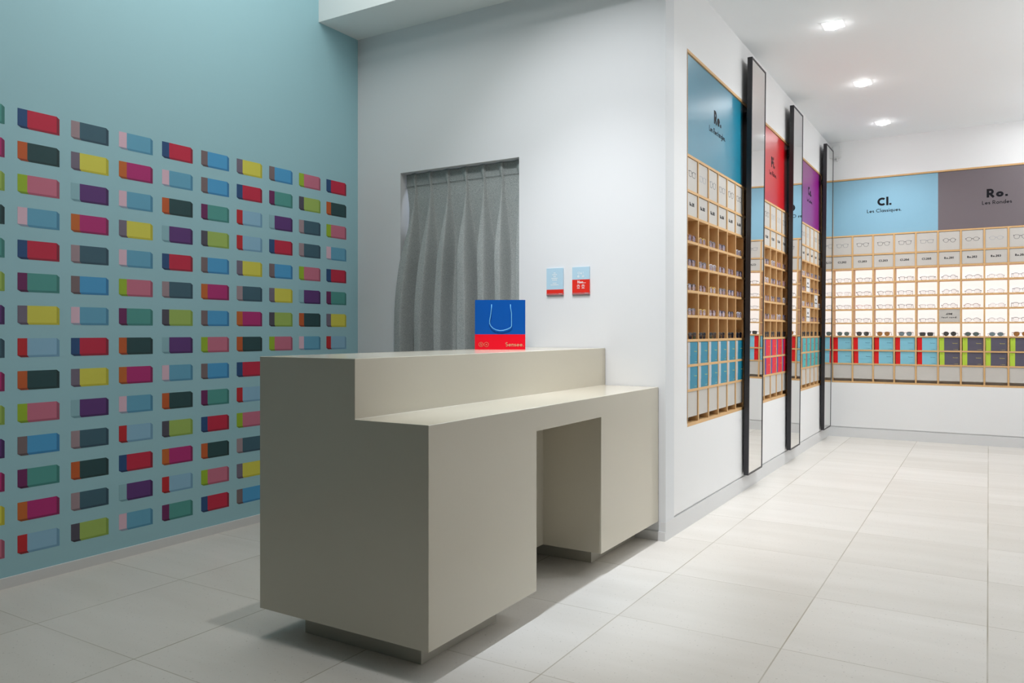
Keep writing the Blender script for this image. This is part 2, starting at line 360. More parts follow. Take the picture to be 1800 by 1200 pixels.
def mq(pts, mi):   # pts in (y, z) on the wall, 0.6 mm vinyl
    a = [bm.verts.new((XL, p[0], p[1])) for p in pts]; b = [bm.verts.new((XL + .0006, p[0], p[1])) for p in pts]
    bm.faces.new(b).material_index = mi
    n = len(pts)
    for i in range(n): bm.faces.new((a[i], a[(i + 1) % n], b[(i + 1) % n], b[i])).material_index = mi
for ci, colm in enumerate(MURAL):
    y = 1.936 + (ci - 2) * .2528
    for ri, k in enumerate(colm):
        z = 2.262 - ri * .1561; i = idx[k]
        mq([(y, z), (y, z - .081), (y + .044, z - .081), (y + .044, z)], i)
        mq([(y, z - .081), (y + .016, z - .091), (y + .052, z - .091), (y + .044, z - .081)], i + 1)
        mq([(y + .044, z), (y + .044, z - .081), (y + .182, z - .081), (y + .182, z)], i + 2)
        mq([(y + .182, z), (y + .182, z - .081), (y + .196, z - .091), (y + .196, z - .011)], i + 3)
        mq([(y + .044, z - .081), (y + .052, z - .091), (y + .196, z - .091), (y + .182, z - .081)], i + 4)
mu = obj('wall_mural', bm, mats); tag(mu, 'printed mural of rows of two-tone boxes on the turquoise wall', 'mural')

# ================================================================ DESK
dk = thing('reception_desk', 'large greige stepped reception desk with knee opening on pale tiled floor', 'desk', (-2.04, 3.19, 0))
DX0, DXM, DX1, DY0, DY1, ZU, ZL, ZH = -2.456, -1.955, -1.621, 2.111, YP - .004, .111, .883, 1.103
def dbox(bm, x0, y0, z0, x1, y1, z1): box(bm, x0 + 2.04, y0 - 3.19, z0, x1 + 2.04, y1 - 3.19, z1)
bm = new_bm()   # body: stepped profile swept along the desk, in one piece
# L-shaped outer skin, sliced at the knee opening
ys = [DY0, 2.853, 3.494, DY1]
def slab(prof, y0, y1, caps=(True, True)):
    a = [bm.verts.new((p[0] + 2.04, y0 - 3.19, p[1])) for p in prof]; b = [bm.verts.new((p[0] + 2.04, y1 - 3.19, p[1])) for p in prof]; n = len(prof)
    if caps[0]: bm.faces.new(a)
    if caps[1]: bm.faces.new(b[::-1])
    for i in range(n): bm.faces.new((a[i], b[i], b[(i + 1) % n], a[(i + 1) % n]))
K = DXM + .006
full = [(DX0, ZU), (K, ZU), (DX1, ZU), (DX1, .782), (DX1, ZL), (DXM, ZL), (DXM, ZH), (DX0, ZH)]
knee = [(DX0, ZU), (K, ZU), (K, .782), (DX1, .782), (DX1, ZL), (DXM, ZL), (DXM, ZH), (DX0, ZH)]
slab(full, DY0, 2.853, (True, False)); slab(knee, 2.853, 3.494, (False, False)); slab(full, 3.494, DY1, (False, True))
for yy in (2.853, 3.494): bm.faces.new([bm.verts.new((p[0] + 2.04, yy - 3.19, p[1])) for p in ((K, ZU), (DX1, ZU), (DX1, .782), (K, .782))])
bmesh.ops.remove_doubles(bm, verts=bm.verts, dist=1e-5)
bmesh.ops.recalc_face_normals(bm, faces=bm.faces)
bmesh.ops.dissolve_limit(bm, angle_limit=.01, verts=bm.verts, edges=bm.edges)
o = obj('desk_body', bm, M_desk, dk)
bv = o.modifiers.new('edge', 'BEVEL'); bv.width = .0018; bv.segments = 2; bv.limit_method = 'ANGLE'
bm = new_bm(); dbox(bm, -2.33, 2.231, 0, -1.746, 2.73, ZU + .004); obj('plinth', bm, M_plinth, dk)
bm = new_bm(); dbox(bm, -2.33, 3.675, 0, -1.763, YP - .012, ZU + .004); obj('plinth', bm, M_plinth, dk)

# ================================================================ SHOPPING BAG
D = 4.29; Fv = Vector((-math.sin(YAW), math.cos(YAW), 0)); Rv = Vector((math.cos(YAW), math.sin(YAW), 0))
bg = thing('shopping_bag', 'royal blue and red paper shopping bag with cord handle standing on the raised desk counter', 'bag', (-2.283, 3.612, ZH), YAW - math.radians(1.5))
BW, BH, BD = .276, .272, .085; bs = BH * .305
bm = new_bm()
# open-topped paper box with gusseted sides, split in two colours
NX = 6
for (z0, z1, mi) in ((0, bs, 1), (bs, BH, 0)):
    k = lambda z: .012 * (z / BH)          # mouth closes a little
    ring = lambda z: [(-BW / 2, k(z), z), (BW / 2, k(z), z), (BW / 2 - .014 * z / BH, BD / 2, z), (BW / 2, BD - k(z), z), (-BW / 2, BD - k(z), z), (-BW / 2 + .014 * z / BH, BD / 2, z)]
    A = [bm.verts.new(p) for p in ring(z0)]; B = [bm.verts.new(p) for p in ring(z1)]
    for i in range(6): bm.faces.new((A[i], A[(i + 1) % 6], B[(i + 1) % 6], B[i])).material_index = mi
    if z0 == 0: bm.faces.new(A[::-1]).material_index = mi
o = obj('bag_body', bm, [M_blue, M_bagred], bg); so = o.modifiers.new('paper', 'SOLIDIFY'); so.thickness = .0012; so.offset = -1
for yy in (-.0035, BD + .003):
    bm = new_bm(); pts = [(-.046, yy + .002, .247), (-.047, yy, .225), (-.05, yy, .195), (-.0565, yy, .16), (-.057, yy, .142), (-.05, yy, .128), (-.038, yy, .116), (-.02, yy, .107), (.0, yy, .1035), (.02, yy, .105), (.04, yy, .111), (.058, yy, .12), (.0635, yy, .128), (.0635, yy, .16), (.063, yy, .2), (.058, yy, .225), (.057, yy + .002, .247)]
    tube(bm, pts, .0022, 6); obj('handle', bm, M_cord, bg, True)
text_obj('bag_logo', [dict(s='Sensee.', x=.03, z=.017, cap=.023, t=.17, gap=.07, align='L', width=.1)], M_gold, bg, y=-.0002)
bm = new_bm()
for cx in (-.104, -.075):
    ribbon(bm, arc(cx, .0275, .0118, .0118, 0, 360, 24), .0018, -.0002, .0006)
text(bm, 'S', -.104, .0215, .0125, .2, y=-.0002)
ribbon(bm, arc(-.075, .0275, .0018, .0018, 0, 360, 8), .003, -.0002, .0006)
obj('bag_emblem', bm, M_gold, bg)

# ================================================================ CURTAIN
ct = thing('curtain', 'grey woven pinch pleat curtain hanging in the fitting room opening', 'curtain', (-3.04, 4.315, 0))
pleats = [-3.436, -3.301, -3.151, -3.000, -2.858, -2.715, -2.58]
ridgeb = [-3.50, -3.335, -3.155, -2.955, -2.845, -2.705, -2.585]   # where each fold has drifted to lower down
bm = new_bm(); NXc, NZc = 420, 80; zt_, zb_ = 2.311, .03; xl, xr = -3.524, -2.562
def smooth(a, b, x): x = min(1, max(0, (x - a) / (b - a))); return x * x * (3 - 2 * x)
rows = []
rng = random.Random(3); wob = [1.0, .85, 1.0, 1.15, .9, 1.0, .42]
lean = [.0, .0, .5, .7, -.3, .6, .4]       # how far each fold rolls over to the left
valley = [-3.56, -3.40, -3.25, -3.10, -2.905, -2.775, -2.655, -2.50]
for j in range(NZc + 1):
    z = zt_ - (zt_ - zb_) * (j / NZc) ** 1.2; row = []
    d = smooth(2.22, 1.3, z); open_ = smooth(2.225, 1.65, z)
    lx = xl + .02 * math.sin(PI * smooth(2.3, 1.85, z)) - .05 * smooth(2.0, 1.15, z)
    px = [p * (1 - d) + q * d for p, q in zip(pleats, ridgeb)]
    vx = [(-3.505 if i == 0 else -2.51 if i == 7 else (pleats[i - 1] + pleats[i]) / 2) * (1 - d) + v * d for i, v in enumerate(valley)]
    for i in range(NXc + 1):
        s = i / NXc; x = lx + (xr - lx) * s; y = 0
        for k_, p in enumerate(px):
            va, vb = vx[k_], vx[k_ + 1]
            if va <= x < vb:
                u = (p - x) / (p - va) if x < p else (x - p) / (vb - p)
                if z > 2.222:      # stitched heading: narrow standing pleat, crisp on its right
                    wdt = .22 + .5 * (z - 2.222) / .09
                    y = .016 * (max(0, 1 - (u / wdt) ** 2) if x < p else max(0, 1 - (u / .10) ** 2)) + .004 * (1 - u)
                else:              # below: a fold that opens out, flat-topped with a steep flank
                    q = 1.0 + 1.7 * open_
                    sd = 1 if x < p or lean[k_] <= 0 else 1 - .45 * lean[k_]
                    f = 1 - smooth(.30 * open_ * sd, .16 + .70 * open_ * sd, u)
                    y = (.018 + .1 * open_ * wob[k_]) * max(0, f)
                break
        yc = -.062 * smooth(2.1, 1.2, z) * (1 - smooth(-3.4, -2.7, x)) + .035 * open_
        y += .0025 * math.sin(x * 47 + z * 6) * open_
        row.append(bm.verts.new((x + 3.04, yc - y + .02, z)))
    rows.append(row)
for j in range(NZc):
    for i in range(NXc): bm.faces.new((rows[j][i], rows[j + 1][i], rows[j + 1][i + 1], rows[j][i + 1]))
o = obj('curtain_cloth', bm, M_fabric, ct, True); so = o.modifiers.new('cloth', 'SOLIDIFY'); so.thickness = .002; so.offset = 1
bm = new_bm(); box(bm, -.475, .05, 2.290, .475, .07, 2.314); obj('curtain_rail', bm, M_clip, ct)
bm = new_bm(); tube(bm, [(xl + 3.045 + (xr - xl - .01) * i / 40, .0145, 2.224) for i in range(41)], .0012, 4); obj('heading_seam', bm, mat('seam_thread', (92, 98, 97), .8), ct)

# ================================================================ NOTICES on the partition
M_nblue = mat('notice_pale_blue', (182, 214, 232), .4); M_nred = mat('notice_red', (226, 44, 30), .4); M_nwhite = mat('white_print', (245, 247, 248), .5)
M_nred2 = mat('notice_red_print', (240, 120, 100), .5)
def notice(name, label, x, split):
    t = thing(name, label, 'notice', (x, YP, 1.428), 0, 'wall notices')
    bm = new_bm(); H, W = .166, .116
    box(bm, 0, -.009, 0, W, -.001, split, 1); box(bm, 0, -.009, split, W, -.001, H, 0); obj('notice_card', bm, [M_nblue, M_nred], t)
    bm = new_bm(); box(bm, -.001, -.0125, -.007, W + .001, -.0, -.0005); box(bm, -.001, -.0125, -.0005, W + .001, -.0105, .01)
    obj('acrylic_holder', bm, M_acr, t)
    return t
n1 = notice('wall_notice', 'small pale blue notice with narrow red foot, left of the two on the white partition', -2.353, .034)
bm = new_bm()
for (z, wd) in ((.136, .014), (.1255, .034), (.114, .018), (.103, .044), (.0925, .034), (.073, .028), (.0625, .056)):
    k = int(wd / .011) or 1
    for q in range(k + 1): ribbon(bm, [(.058 - wd / 2 + q * wd / (k + 1), z), (.058 - wd / 2 + (q + .72) * wd / (k + 1), z)], .0046, -.0092, .0006)
obj('fine_print', bm, M_nwhite, n1)
text_obj('notice_logo', [dict(s='Sensee.', x=.086, z=.0045, cap=.0058, t=.2, gap=.08, align='L', width=.024)], M_nwhite, n1, y=-.0092)
n2 = notice('wall_notice', 'small half blue half red notice reading Non, right of the two on the white partition', -2.174, .09)
text_obj('notice_word', [dict(s='Oui', x=.038, z=.122, cap=.015, t=.12, gap=.1, align='L'), dict(s='!', x=.074, z=.122, cap=.015, t=.12, align='L'),
                         dict(s='Non...', x=.036, z=.067, cap=.0165, t=.21, gap=.06, align='L', width=.056)], M_nwhite, n2, y=-.0092)
for cx in (.042, .074):
    for cz, rr in ((.054 - .003, .0088), (.1085, .0062)):
        bm = new_bm()
        ribbon(bm, arc(cx, cz, rr, rr, 0, 360, 20), .0015, -.0092, .0006)
        ribbon(bm, [(cx - rr * .55, cz - rr * .1), (cx, cz + rr * .35), (cx + rr * .55, cz - rr * .1)], .003, -.0092, .0006)
        obj('pictogram', bm, M_nwhite, n2)
    bm = new_bm(); ribbon(bm, [(cx - .0095, .037), (cx + .0095, .037)], .0028, -.0092, .0006); obj('fine_print', bm, M_nwhite, n2)
text_obj('notice_logo', [dict(s='Sensee.', x=.086, z=.0045, cap=.0058, t=.2, gap=.08, align='L', width=.024)], M_nwhite, n2, y=-.0092)

# ================================================================ GLASSES
def rim_shape(kind, w=.056, h=.045, n=26):
    out = []
    for i in range(n):
        a = 2 * PI * i / n; c, s = math.cos(a), math.sin(a)
        if kind == 'round': x, z = c * w * .46, s * h * .52
        elif kind == 'oval': x, z = c * w * .5, s * h * .46
        else:
            e = {'rectangle': .48, 'panto': .78, 'square': .6}[kind]
            x = math.copysign(abs(c) ** e, c) * w / 2; z = math.copysign(abs(s) ** e, s) * h / 2 * (.86 if kind == 'rectangle' else 1)
            if kind == 'panto': x *= 1 - .12 * (1 - (z / h + .5)); z += .0
            if kind == 'square': x *= 1 - .07 * (1 - (z / h + .5))
        out.append((x, z))
    return out
def glasses_meshes(kind, thick):
    R = rim_shape(kind); off = .037 if kind != 'round' else .035
    zc = -min(p[1] for p in R) + .0015; top = zc + max(p[1] for p in R)
    bm = new_bm(); lens = []
    for sgn in (-1, 1):
        P = [(sgn * (off + p[0]), 0, zc + p[1]) for p in R]
        if sgn < 0: P = P[::-1]
        tube(bm, P, thick, 5, True, 0, [thick * (1.5 if p[2] > zc + .008 else .62) for p in P])
        xo = off + max(p[0] for p in R)
        # end piece with hinge
        zz = top - .008 if kind not in ('round', 'oval') else zc + .003
        tube(bm, [(sgn * (xo - .002), .0, zz), (sgn * (xo + .006), .0005, zz + .001), (sgn * .0755, .004, zz + .001)], .0026, 5, False, 0, [.0024, .0034, .003])
        lens.append(P)
    xi = off - max(p[0] for p in R); zb = zc + (.007 if kind in ('round', 'oval') else .011)
    tube(bm, [(-xi - .001, 0, zb - .003), (-xi * .5, -.001, zb + .001), (0, -.0015, zb + .002), (xi * .5, -.001, zb + .001), (xi + .001, 0, zb - .003)], max(.0014, thick * 1.5), 5)
    fr = bm
    lm = []
    for sgn, P in zip((-1, 1), lens):
        b2 = new_bm(); a = [b2.verts.new((p[0], -.0006, p[2])) for p in P]; b = [b2.verts.new((p[0], .0006, p[2])) for p in P]; n = len(a)
        b2.faces.new(a); b2.faces.new(b[::-1])
        for i in range(n): b2.faces.new((a[i], b[i], b[(i + 1) % n], a[(i + 1) % n]))
        lm.append(b2)
    tm = []
    for sgn in (-1, 1):
        b3 = new_bm(); tube(b3, [(sgn * .0755, .004, zz + .001), (sgn * .075, .04, zz - .003), (sgn * .072, .09, zz - .009), (sgn * .07, .115, zz - .018), (sgn * .069, .132, max(.002, zz - .033))], .0015, 5, False, 0, [.0026, .002, .0018, .0024, .0022]); tm.append(b3)
    return fr, lm, tm
FR = {'black': (34, 34, 40), 'navy': (30, 40, 84), 'tortoiseshell': (118, 66, 36), 'grey': (120, 124, 132), 'clear': (214, 216, 222), 'rosy': (190, 130, 120), 'amber': (214, 176, 84), 'silver': (170, 172, 180)}
M_lens = lens_mat('clear_lens', (240, 244, 252), .05, .07)
M_lenside = lens_mat('coated_lens', (196, 186, 214), .3, .16)
LT = {'clear': M_lens, 'coated': M_lenside, 'grey green': lens_mat('grey_green_lens', (96, 118, 116), .82), 'smoke': lens_mat('smoke_lens', (70, 70, 70), .82),
      'amber': lens_mat('amber_lens', (176, 124, 66), .85), 'blue grey': lens_mat('blue_grey_lens', (122, 146, 156), .8), 'black': lens_mat('black_lens', (26, 26, 40), .9, .15)}
GC = {}
def glasses(label, loc, rz, kind, fcol, lens, group, thick=.0009):
    key = (kind, thick, fcol, lens)
    if key not in GC:
        fr, lm, tm = glasses_meshes(kind, thick); fm = mat('acetate_' + fcol, FR[fcol], .25, spec=.6)
        GC[key] = (to_mesh(fr, 'glasses_frame', fm, True), [to_mesh(b, 'lens', LT[lens]) for b in lm], [to_mesh(b, 'temple', fm, True) for b in tm])
    fr, lm, tm = GC[key]
    t = thing('glasses' if lens in ('clear', 'coated') else 'sunglasses', label, 'glasses' if lens in ('clear', 'coated') else 'sunglasses', loc, rz, group)
    inst('frame_front', fr, t)
    for m in lm: inst('lens', m, t)
    for m in tm: inst('temple', m, t)
    return t

# ================================================================ BOXES
BXW, BXH, BXD, SPL = .188, .137, .17, .053
BOXC = {}
def display_box(label, loc, rz, kind, group, dx=0, dark=False):
    if kind not in BOXC:
        band, face, ink = {'teal': ((196, 198, 204), (28, 136, 166), (190, 205, 150)), 'red': ((58, 56, 150), (232, 22, 52), (250, 150, 60)),
                           'turquoise': ((128, 78, 112), (70, 182, 184), (40, 100, 110)), 'blue': ((226, 14, 18), (136, 202, 222), (60, 110, 140)), 'grey': ((190, 220, 70), (96, 92, 108), (214, 200, 90))}[kind]
        mb, mf, mk = mat('box_band_' + kind, band, .45), mat('box_face_' + kind, face, .45), mat('box_ink_' + kind, ink, .5)
        bw = .045
        b1 = new_bm(); box(b1, -BXW / 2, 0, 0, -BXW / 2 + bw, BXD, SPL, 0); box(b1, -BXW / 2 + bw, 0, 0, BXW / 2, BXD, SPL, 1)
        b2 = new_bm(); e = .0012; box(b2, -BXW / 2 - e, -e, SPL, -BXW / 2 + bw, BXD + e, BXH, 0); box(b2, -BXW / 2 + bw, -e, SPL, BXW / 2 + e, BXD + e, BXH, 1)
        b3 = new_bm(); text(b3, 'Sensee.', .03, SPL + .022, .0095, .2, .07, 'L', -e - .0001, .0005, .05)
        b4 = new_bm()
        for (xx, ww) in ((.04, .004), (.05, .012), (.064, .016)): ribbon(b4, [(xx, .012), (xx + ww, .012)], .0028, -.0001, .0004)
        b5 = new_bm(); text(b5, {'teal': 'Re.', 'red': 'Pi.', 'turquoise': 'Ca.', 'blue': 'Cl.', 'grey': 'Ro.'}[kind], -BXW / 2 + .012, BXH - .024, .011, .16, .07, 'L', -e - .0001, .0005)
        BOXC[kind] = (to_mesh(b1, 'box_base', [mb, mf]), to_mesh(b2, 'box_lid', [mb, mf]), to_mesh(b3, 'box_logo', mk), to_mesh(b4, 'box_print', mk), to_mesh(b5, 'band_print', mat('band_ink_' + kind, tuple(int(v * .8) for v in band), .5)))
    a, b, c, d, e_ = BOXC[kind]
    t = thing('glasses_box', label, 'box', loc, rz, group)
    base = inst('box_base', a, t); lid = inst('box_lid', b, t); inst('box_logo', c, lid); inst('box_print', d, base)
    if kind in ('blue', 'grey'): inst('band_print', e_, lid)
    return t

# ================================================================ DISPLAY UNITS  (local: x to the right, -y towards the room, z up)
SH = [2.290, 2.072, 1.915, 1.757, 1.602, 1.451, 1.297, 1.146, .990, .836]
BT = .016; DEP = .21
def draw_glasses(bm, kind, cx, cz, s, y, wd):
    R = rim_shape(kind); off = .037 if kind != 'round' else .035
    for sgn in (-1, 1):
        P = [(cx + s * sgn * (off + p[0]), cz + s * p[1]) for p in R]; P.append(P[0]); ribbon(bm, P, wd, y, .0005)
        xo = off + max(p[0] for p in R); zz = .014 if kind not in ('round', 'oval') else .003
        ribbon(bm, [(cx + s * sgn * (xo - .003), cz + s * zz), (cx + s * sgn * (xo + .007), cz + s * (zz + .003))], wd * 2.2, y, .0005)
    xi = off - max(p[0] for p in R); zb = .004 if kind in ('round', 'oval') else .009
    ribbon(bm, [(cx - s * xi, cz + s * (zb - .002)), (cx, cz + s * (zb + .003)), (cx + s * xi, cz + s * (zb - .002))], wd * 1.6, y, .0005)
def unit(name, label, loc, rz, n, pitch, headers, names, kinds, lit, extra=0, zo=0):
    """n bays; headers = [(first bay, last bay, material, big, big width, sub, sub width)]"""
    U = thing(name, label, 'shelving', loc, rz)
    N = n + extra; W = N * pitch; e = BT / 2
    bm = new_bm()
    box(bm, -e, 0, ZB + zo, W + e, DEP, ZB + zo + .02); box(bm, -e, 0, ZT + zo - .018, W + e, DEP, ZT + zo)
    box(bm, -e, 0, ZB + zo + .02, e, DEP, ZT + zo - .018); box(bm, W - e, 0, ZB + zo + .02, W + e, DEP, ZT + zo - .018); obj('outer_frame', bm, M_oakedge, U)
    for k in range(1, N):
        bm = new_bm(); box(bm, k * pitch - e, 0, ZB + zo + .02, k * pitch + e, DEP - .006, SH[0] + e); obj('divider', bm, M_oakedge, U)
    for z in SH:
        bm = new_bm()
        for k in range(N): box(bm, k * pitch + e, .0005, z - e, (k + 1) * pitch - e, DEP - .006, z + e)
        obj('shelf', bm, M_oakedge, U)
    bm = new_bm()
    if lit: box(bm, e, DEP - .03, SH[7] + e, W - e, DEP - .02, SH[2] - e); obj('backlit_panel', bm, M_light, U)
    bm = new_bm(); box(bm, -e, DEP - .006, ZB + zo, W + e, DEP, ZT + zo - .018); obj('back_panel', bm, M_oak, U)
    for (k0, k1, m, big, bwid, sub, swid) in headers:
        bm = new_bm(); x0 = k0 * pitch + (e if k0 == 0 else 0); x1 = (k1 + 1) * pitch - (e if k1 == N - 1 else 0)
        box(bm, x0, .008, SH[0] + e, x1, .02, ZT + zo - .021); h = obj('header_panel', bm, m, U)
        if big:
            c = (k0 + k1 + 1) * pitch / 2
            text_obj('header_title', [dict(s=big, x=c + .01, z=2.612, cap=.09, t=.25, gap=.06, width=bwid)], M_ink, h, y=.0079)
            text_obj('header_subtitle', [dict(s=sub, x=c + .005, z=2.54, cap=.0385, t=.155, gap=.08, width=swid)], M_ink, h, y=.0079)
    for k in range(n):
        cx = (k + .5) * pitch; hw = pitch / 2 - e - .0015; kind, ink = kinds[k]
        bm = new_bm(); box(bm, cx - hw, .006, SH[1] + e + .002, cx + hw, .016, SH[0] - e - .003); p = obj('picture_panel', bm, M_panel, U)
        bm = new_bm(); draw_glasses(bm, kind, cx, (SH[0] + SH[1]) / 2 + .004, .92, .0059, .0027); obj('printed_glasses', bm, mat('print_' + ink, FR[ink], .5), p)
        bm = new_bm(); box(bm, cx - hw, .006, SH[2] + e + .002, cx + hw, .016, SH[1] - e - .003); p = obj('name_panel', bm, M_panel, U)
        text_obj('name_lettering', [dict(s=names[k], x=cx - .004, z=1.985, cap=.0225, t=.23, gap=.07, width=.09)], M_ink, p, y=.0059)
        bm = new_bm(); box(bm, cx - hw, .006, ZB + .055, cx + hw, .018, SH[9] - e - .002); obj('drawer_front', bm, M_panel, U)
    bm = new_bm(); box(bm, e, .06, ZB + zo + .02, W - e, .07, SH[9] - e); obj('gap_plate', bm, M_panel, U)  # pale plate added to lighten the dark gap under the drawer fronts
    return U
def sign_card(label, U_loc, rz, x, row, lines, small=False):
    t = thing('price_card', label, 'sign', U_loc, rz, None)
    zc0, zc1 = SH[row] - BT / 2 - .002, SH[row + 1] + BT / 2 + .0005
    hw = (.2143 - BT) / 2 - .0015
    bm = new_bm(); box(bm, x - hw, .004, zc1, x + hw, .03, zc0); obj('card_block', bm, M_panel if not small else mat('white_card', (228, 230, 234), .4), t)
    bm = new_bm(); z0 = (zc0 + zc1) / 2
    text(bm, '49€', x, z0 + .008, .021, .2, .08, y=.0039, width=.064); text(bm, 'tout rond.', x, z0 - .026, .018, .2, .1, y=.0039, width=.148)
    obj('card_text', bm, M_ink, t); return t

P1, P2, P3, PBK = (5.945 - Y0) / 6, (7.453 - 6.371) / 5, (9.172 - 7.885) / 6, .2143
ROW = ['top open shelf', 'second open shelf', 'middle open shelf', 'fourth open shelf', 'lowest open shelf']
ORD = ['first', 'second', 'third', 'fourth', 'fifth', 'sixth']
RZ = PI / 2
kinds_re = [('rectangle', 'black'), ('rectangle', 'silver'), ('panto', 'grey'), ('rectangle', 'grey'), ('panto', 'black'), ('rectangle', 'black')]
unit('wall_shelving', 'oak display shelving recessed in the white wall under the glossy teal header', (XW, Y0, 0), RZ, 6, P1,
     [(0, 5, M_teal, 'Re.', .17, 'Les Rectangles.', .37), (6, 7, M_shaded, '', 0, '', 0)], ['Re.201', 'Re.202', 'Re.203', 'Re.204', 'Re.205', 'Re.206'], kinds_re, False, 2)
unit('wall_shelving', 'oak display shelving between the tall mirrors under the glossy red header', (XW, 6.371, 0), RZ, 5, P2,
     [(0, 4, M_red, 'Pi.', .135, 'Les Pilotes.', .25), (5, 6, M_shaded, '', 0, '', 0)], ['Pi.201', 'Pi.202', 'Pi.203', 'Pi.204', 'Pi.205'], [('panto', 'grey'), ('panto', 'black'), ('panto', 'silver'), ('square', 'silver'), ('square', 'black')], False, 2)
unit('wall_shelving', 'oak display shelving nearest the far corner under the glossy purple header', (XW, 7.885, 0), RZ, 6, P3,
     [(0, 5, M_purple, 'Ca.', .17, 'Les Carrées.', .27)], ['Ca.201', 'Ca.202', 'Ca.203', 'Ca.204', 'Ca.205', 'Ca.206'], [('square', 'silver'), ('square', 'grey'), ('square', 'silver'), ('square', 'clear'), ('square', 'black'), ('square', 'black')], False, 0)
XB0 = -1.5395
cl = [('panto', 'grey'), ('panto', 'black'), ('panto', 'black'), ('square', 'black'), ('rectangle', 'grey')]
ro = [('round', 'black'), ('oval', 'black'), ('oval', 'silver'), ('panto', 'black'), ('round', 'grey')]
unit('wall_shelving', 'backlit oak display shelving across the far wall under pale blue and taupe headers', (XB0, YB, 0), 0, 10, PBK,
     [(0, 4, M_sky, 'Cl.', .148, 'Les Classiques.', .352), (5, 9, M_taupe, 'Ro.', .2, 'Les Rondes', .266)],
     ['Cl.202', 'Cl.203', 'Cl.203', 'Cl.204', 'Cl.205', 'Ro.201', 'Ro.202', 'Ro.203', 'Ro.204', 'Ro.205'], cl + ro, True, 0, .004)

# ---- glasses and boxes on the far wall
NAMES = ['Cl.202 bay', 'left Cl.203 bay', 'right Cl.203 bay', 'Cl.204 bay', 'Cl.205 bay', 'Ro.201 bay', 'Ro.202 bay', 'Ro.203 bay', 'Ro.204 bay']
colr = [['grey', 'clear', 'grey', 'grey'], ['black', 'black', 'rosy', 'black'], ['navy', 'black', 'black', 'black'], ['black', 'grey', 'black', 'grey'], ['black', 'grey', 'silver', 'black'],
        ['navy', 'grey', 'grey', None], ['black', 'black', 'tortoiseshell', 'black'], ['silver', 'clear', 'clear', 'silver'], ['navy', 'navy', 'black', 'black']]
sun = [('grey green', 'clear'), ('smoke', 'black'), ('amber', 'tortoiseshell'), ('blue grey', 'tortoiseshell'), ('smoke', 'black'), ('smoke', 'black'), ('grey green', 'black'), ('blue grey', 'silver'), ('amber', 'tortoiseshell')]
rg = random.Random(5)
for k in range(9):
    kind = (cl + ro)[k][0]; cx = XB0 + (k + .5) * PBK
    for r in range(4):
        c = colr[k][r]
        if c is None: continue
        glasses('%s glasses in the %s, %s' % (c if c != 'clear' else 'clear-framed', NAMES[k], ROW[r]), (cx + rg.uniform(-.006, .008), YB + .03, SH[3 + r] + BT / 2), rg.uniform(-.03, .03),
                kind, c, 'clear', 'glasses on the far wall', .0015)
    glasses('sunglasses with %s lenses in the %s, %s' % (sun[k][0], NAMES[k], ROW[4]), (cx + rg.uniform(-.006, .006), YB + .03, SH[7] + BT / 2), rg.uniform(-.03, .03),
            kind if kind != 'square' else 'panto', sun[k][1], sun[k][0], 'sunglasses on the far wall', .0015)
for k in range(10):
    for r, w_ in ((0, 'upper'), (1, 'lower')):
        kd = 'blue' if k < 5 else 'grey'; nm = NAMES[k] if k < 9 else 'Ro.205 bay'
        display_box('%s box with %s end in the %s, %s box row' % ('pale blue' if kd == 'blue' else 'dark grey', 'red' if kd == 'blue' else 'lime', nm, w_),
                    (XB0 + (k + .5) * PBK + rg.uniform(-.002, .003), YB + .01 + rg.uniform(0, .006), SH[8 + r] + BT / 2), rg.uniform(-.008, .008), kd, 'boxes on the far wall')
sign_card('grey price card reading 49 euros in the Ro.201 bay of the backlit far wall', (XB0, YB, 0), 0, 5.5 * PBK, 6 - 1 + 0, None)
# ---- side wall
def side(y0, pitch, n, first, tint, head, kd, kind, group, skip, cols, sunl):
    for k in range(first, n):
        y = y0 + (k + .5) * pitch; bay = ORD[k - first]
        side_ = 'from the left'
        for r in range(5):
            if (k, r) in skip: continue
            c = cols[(k * 3 + r * 2 + (k * r) % 2) % len(cols)] if r < 4 else 'black'
            glasses('%s %s, %s visible bay under the %s header, %s' % ({'clear': 'clear-framed'}.get(c, c), 'sunglasses' if r == 4 else 'glasses', bay, head, ROW[r]),
                    (XW - .005 - rg.uniform(0, .005), y + rg.uniform(-.004, .004), SH[3 + r] + BT / 2), RZ + rg.uniform(-.04, .04), kind, c, 'coated' if r < 4 else sunl, group[0], .0019)
        for r, w_ in ((0, 'upper'), (1, 'lower')):
            display_box('%s box, %s visible bay under the %s header, %s box row' % (tint, bay, head, w_),
                        (XW - .0015 - rg.uniform(0, .003), y + rg.uniform(-.002, .002), SH[8 + r] + BT / 2), RZ, kd, group[1])
side(Y0, P1, 6, 0, 'teal and white', 'teal', 'teal', 'rectangle', ('glasses under the teal header', 'teal boxes'), {(4, 0)}, ['tortoiseshell', 'clear', 'navy', 'amber', 'black', 'tortoiseshell', 'grey'], 'black')
side(6.371, P2, 5, 1, 'red and blue', 'red', 'red', 'panto', ('glasses under the red header', 'red boxes'), set(), ['black', 'clear', 'tortoiseshell', 'navy', 'rosy'], 'black')
cards = {(2, 1): 'upper left', (4, 2): 'right', (2, 3): 'lower left'}
side(7.885, P3, 6, 1, 'turquoise', 'purple', 'turquoise', 'square', ('glasses under the purple header', 'turquoise boxes'), set(cards), ['black', 'grey', 'tortoiseshell', 'clear'], 'smoke')
for (k, r), pos in cards.items():
    c = sign_card('white price card filling a cell under the purple header, %s of the three' % pos, (XW, 7.885, 0), RZ, (k + .5) * P3, 2 + r, None, True); c['group'] = 'price cards under the purple header'

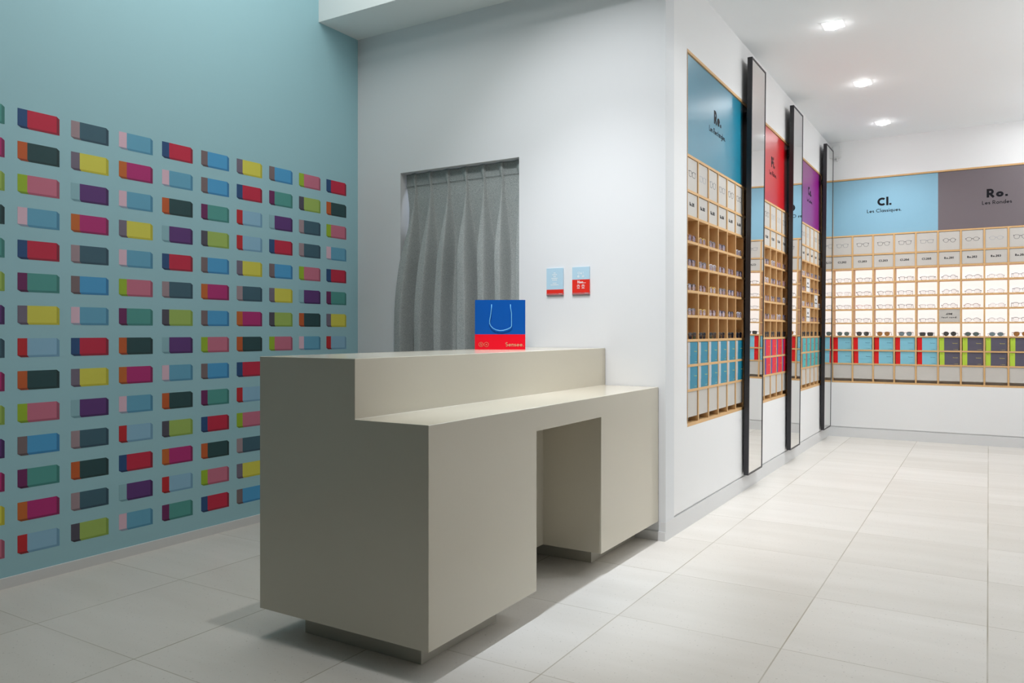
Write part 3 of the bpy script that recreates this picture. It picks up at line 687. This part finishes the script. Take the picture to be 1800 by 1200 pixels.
# ================================================================ MIRRORS
for (y0, y1, where) in ((5.89, 6.31, 'nearest the desk, between teal and red headers'), (7.345, 7.76, 'between the red and purple headers'), (9.03, 9.455, 'in the far corner beside the backlit shelving')):
    H = 3.12; t = thing('wall_mirror', 'tall narrow black-framed mirror ' + where, 'mirror', (-1.531, (y0 + y1) / 2, .128), RZ, 'tall wall mirrors')
    W = y1 - y0; f = .012; dp = .036
    t.rotation_euler = (0, math.radians(.55), 0); t.rotation_euler.rotate_axis('Z', RZ)
    bm = new_bm()
    box(bm, -W / 2, 0, 0, -W / 2 + f, dp, H); box(bm, W / 2 - f, 0, 0, W / 2, dp, H); box(bm, -W / 2 + f, 0, 0, W / 2 - f, dp, f); box(bm, -W / 2 + f, 0, H - f, W / 2 - f, dp, H)
    box(bm, -W / 2 + f, dp - .006, f, W / 2 - f, dp, H - f)
    obj('mirror_frame', bm, M_frame, t)
    bm = new_bm(); box(bm, -W / 2 + f, .003, f, W / 2 - f, .007, H - f); obj('mirror_glass', bm, M_mirror, t)
    bm = new_bm()
    for z in (.6, 1.8, 2.7): box(bm, -.08, dp, z, .08, dp + (.012 if z < 1 else .03 if z < 2 else .045), z + .05)
    obj('wall_bracket', bm, M_frame, t)

# ================================================================ DOWNLIGHTS and the corner sensor
def fitting(loc, label):
    t = thing('ceiling_downlight', label, 'lamp', loc, 0, 'square recessed downlights'); s = .068
    bm = new_bm()
    box(bm, -s, -s, -.004, s, -s + .008, .0); box(bm, -s, s - .008, -.004, s, s, 0); box(bm, -s, -s + .008, -.004, -s + .008, s - .008, 0); box(bm, s - .008, -s + .008, -.004, s, s - .008, 0)
    obj('lamp_trim', bm, M_fit, t)
    bm = new_bm(); bmesh.ops.create_uvsphere(bm, u_segments=20, v_segments=10, radius=.056)
    for v in bm.verts: v.co.z = v.co.z * .45 - .003
    box(bm, -s + .008, -s + .008, -.003, s - .008, s - .008, -.001); obj('lamp_bulb', bm, M_bulb, t)
PLACE = ['nearest and largest of the row', 'middle one of the row', 'farthest and smallest of the row']
for i, y in enumerate(AISLE_Y[1:]): fitting((-.94, y, CEIL - .0005), 'bright square recessed ceiling downlight, ' + PLACE[i])
for x in AISLE_X[1:]:
    for y in AISLE_Y: fitting((x, y, CEIL - .0005), 'bright square recessed downlight in the ceiling over the right side of the shop')
t = thing('alarm_sensor', 'small white alarm sensor high in the corner above the farthest mirror', 'sensor', (-1.485, YB, 3.17), 0)
bm = new_bm(); box(bm, -.045, -.06, .02, .045, -.012, .155); bmesh.ops.bevel(bm, geom=list(bm.edges), offset=.008, segments=2, affect='EDGES'); obj('sensor_housing', bm, M_clip, t)
bm = new_bm(); box(bm, -.02, -.012, .05, .02, 0, .12); tube(bm, [(0, -.03, .025), (0, -.03, .0), (0, -.0, -.005)], .008, 8); obj('sensor_bracket', bm, M_clip, t)
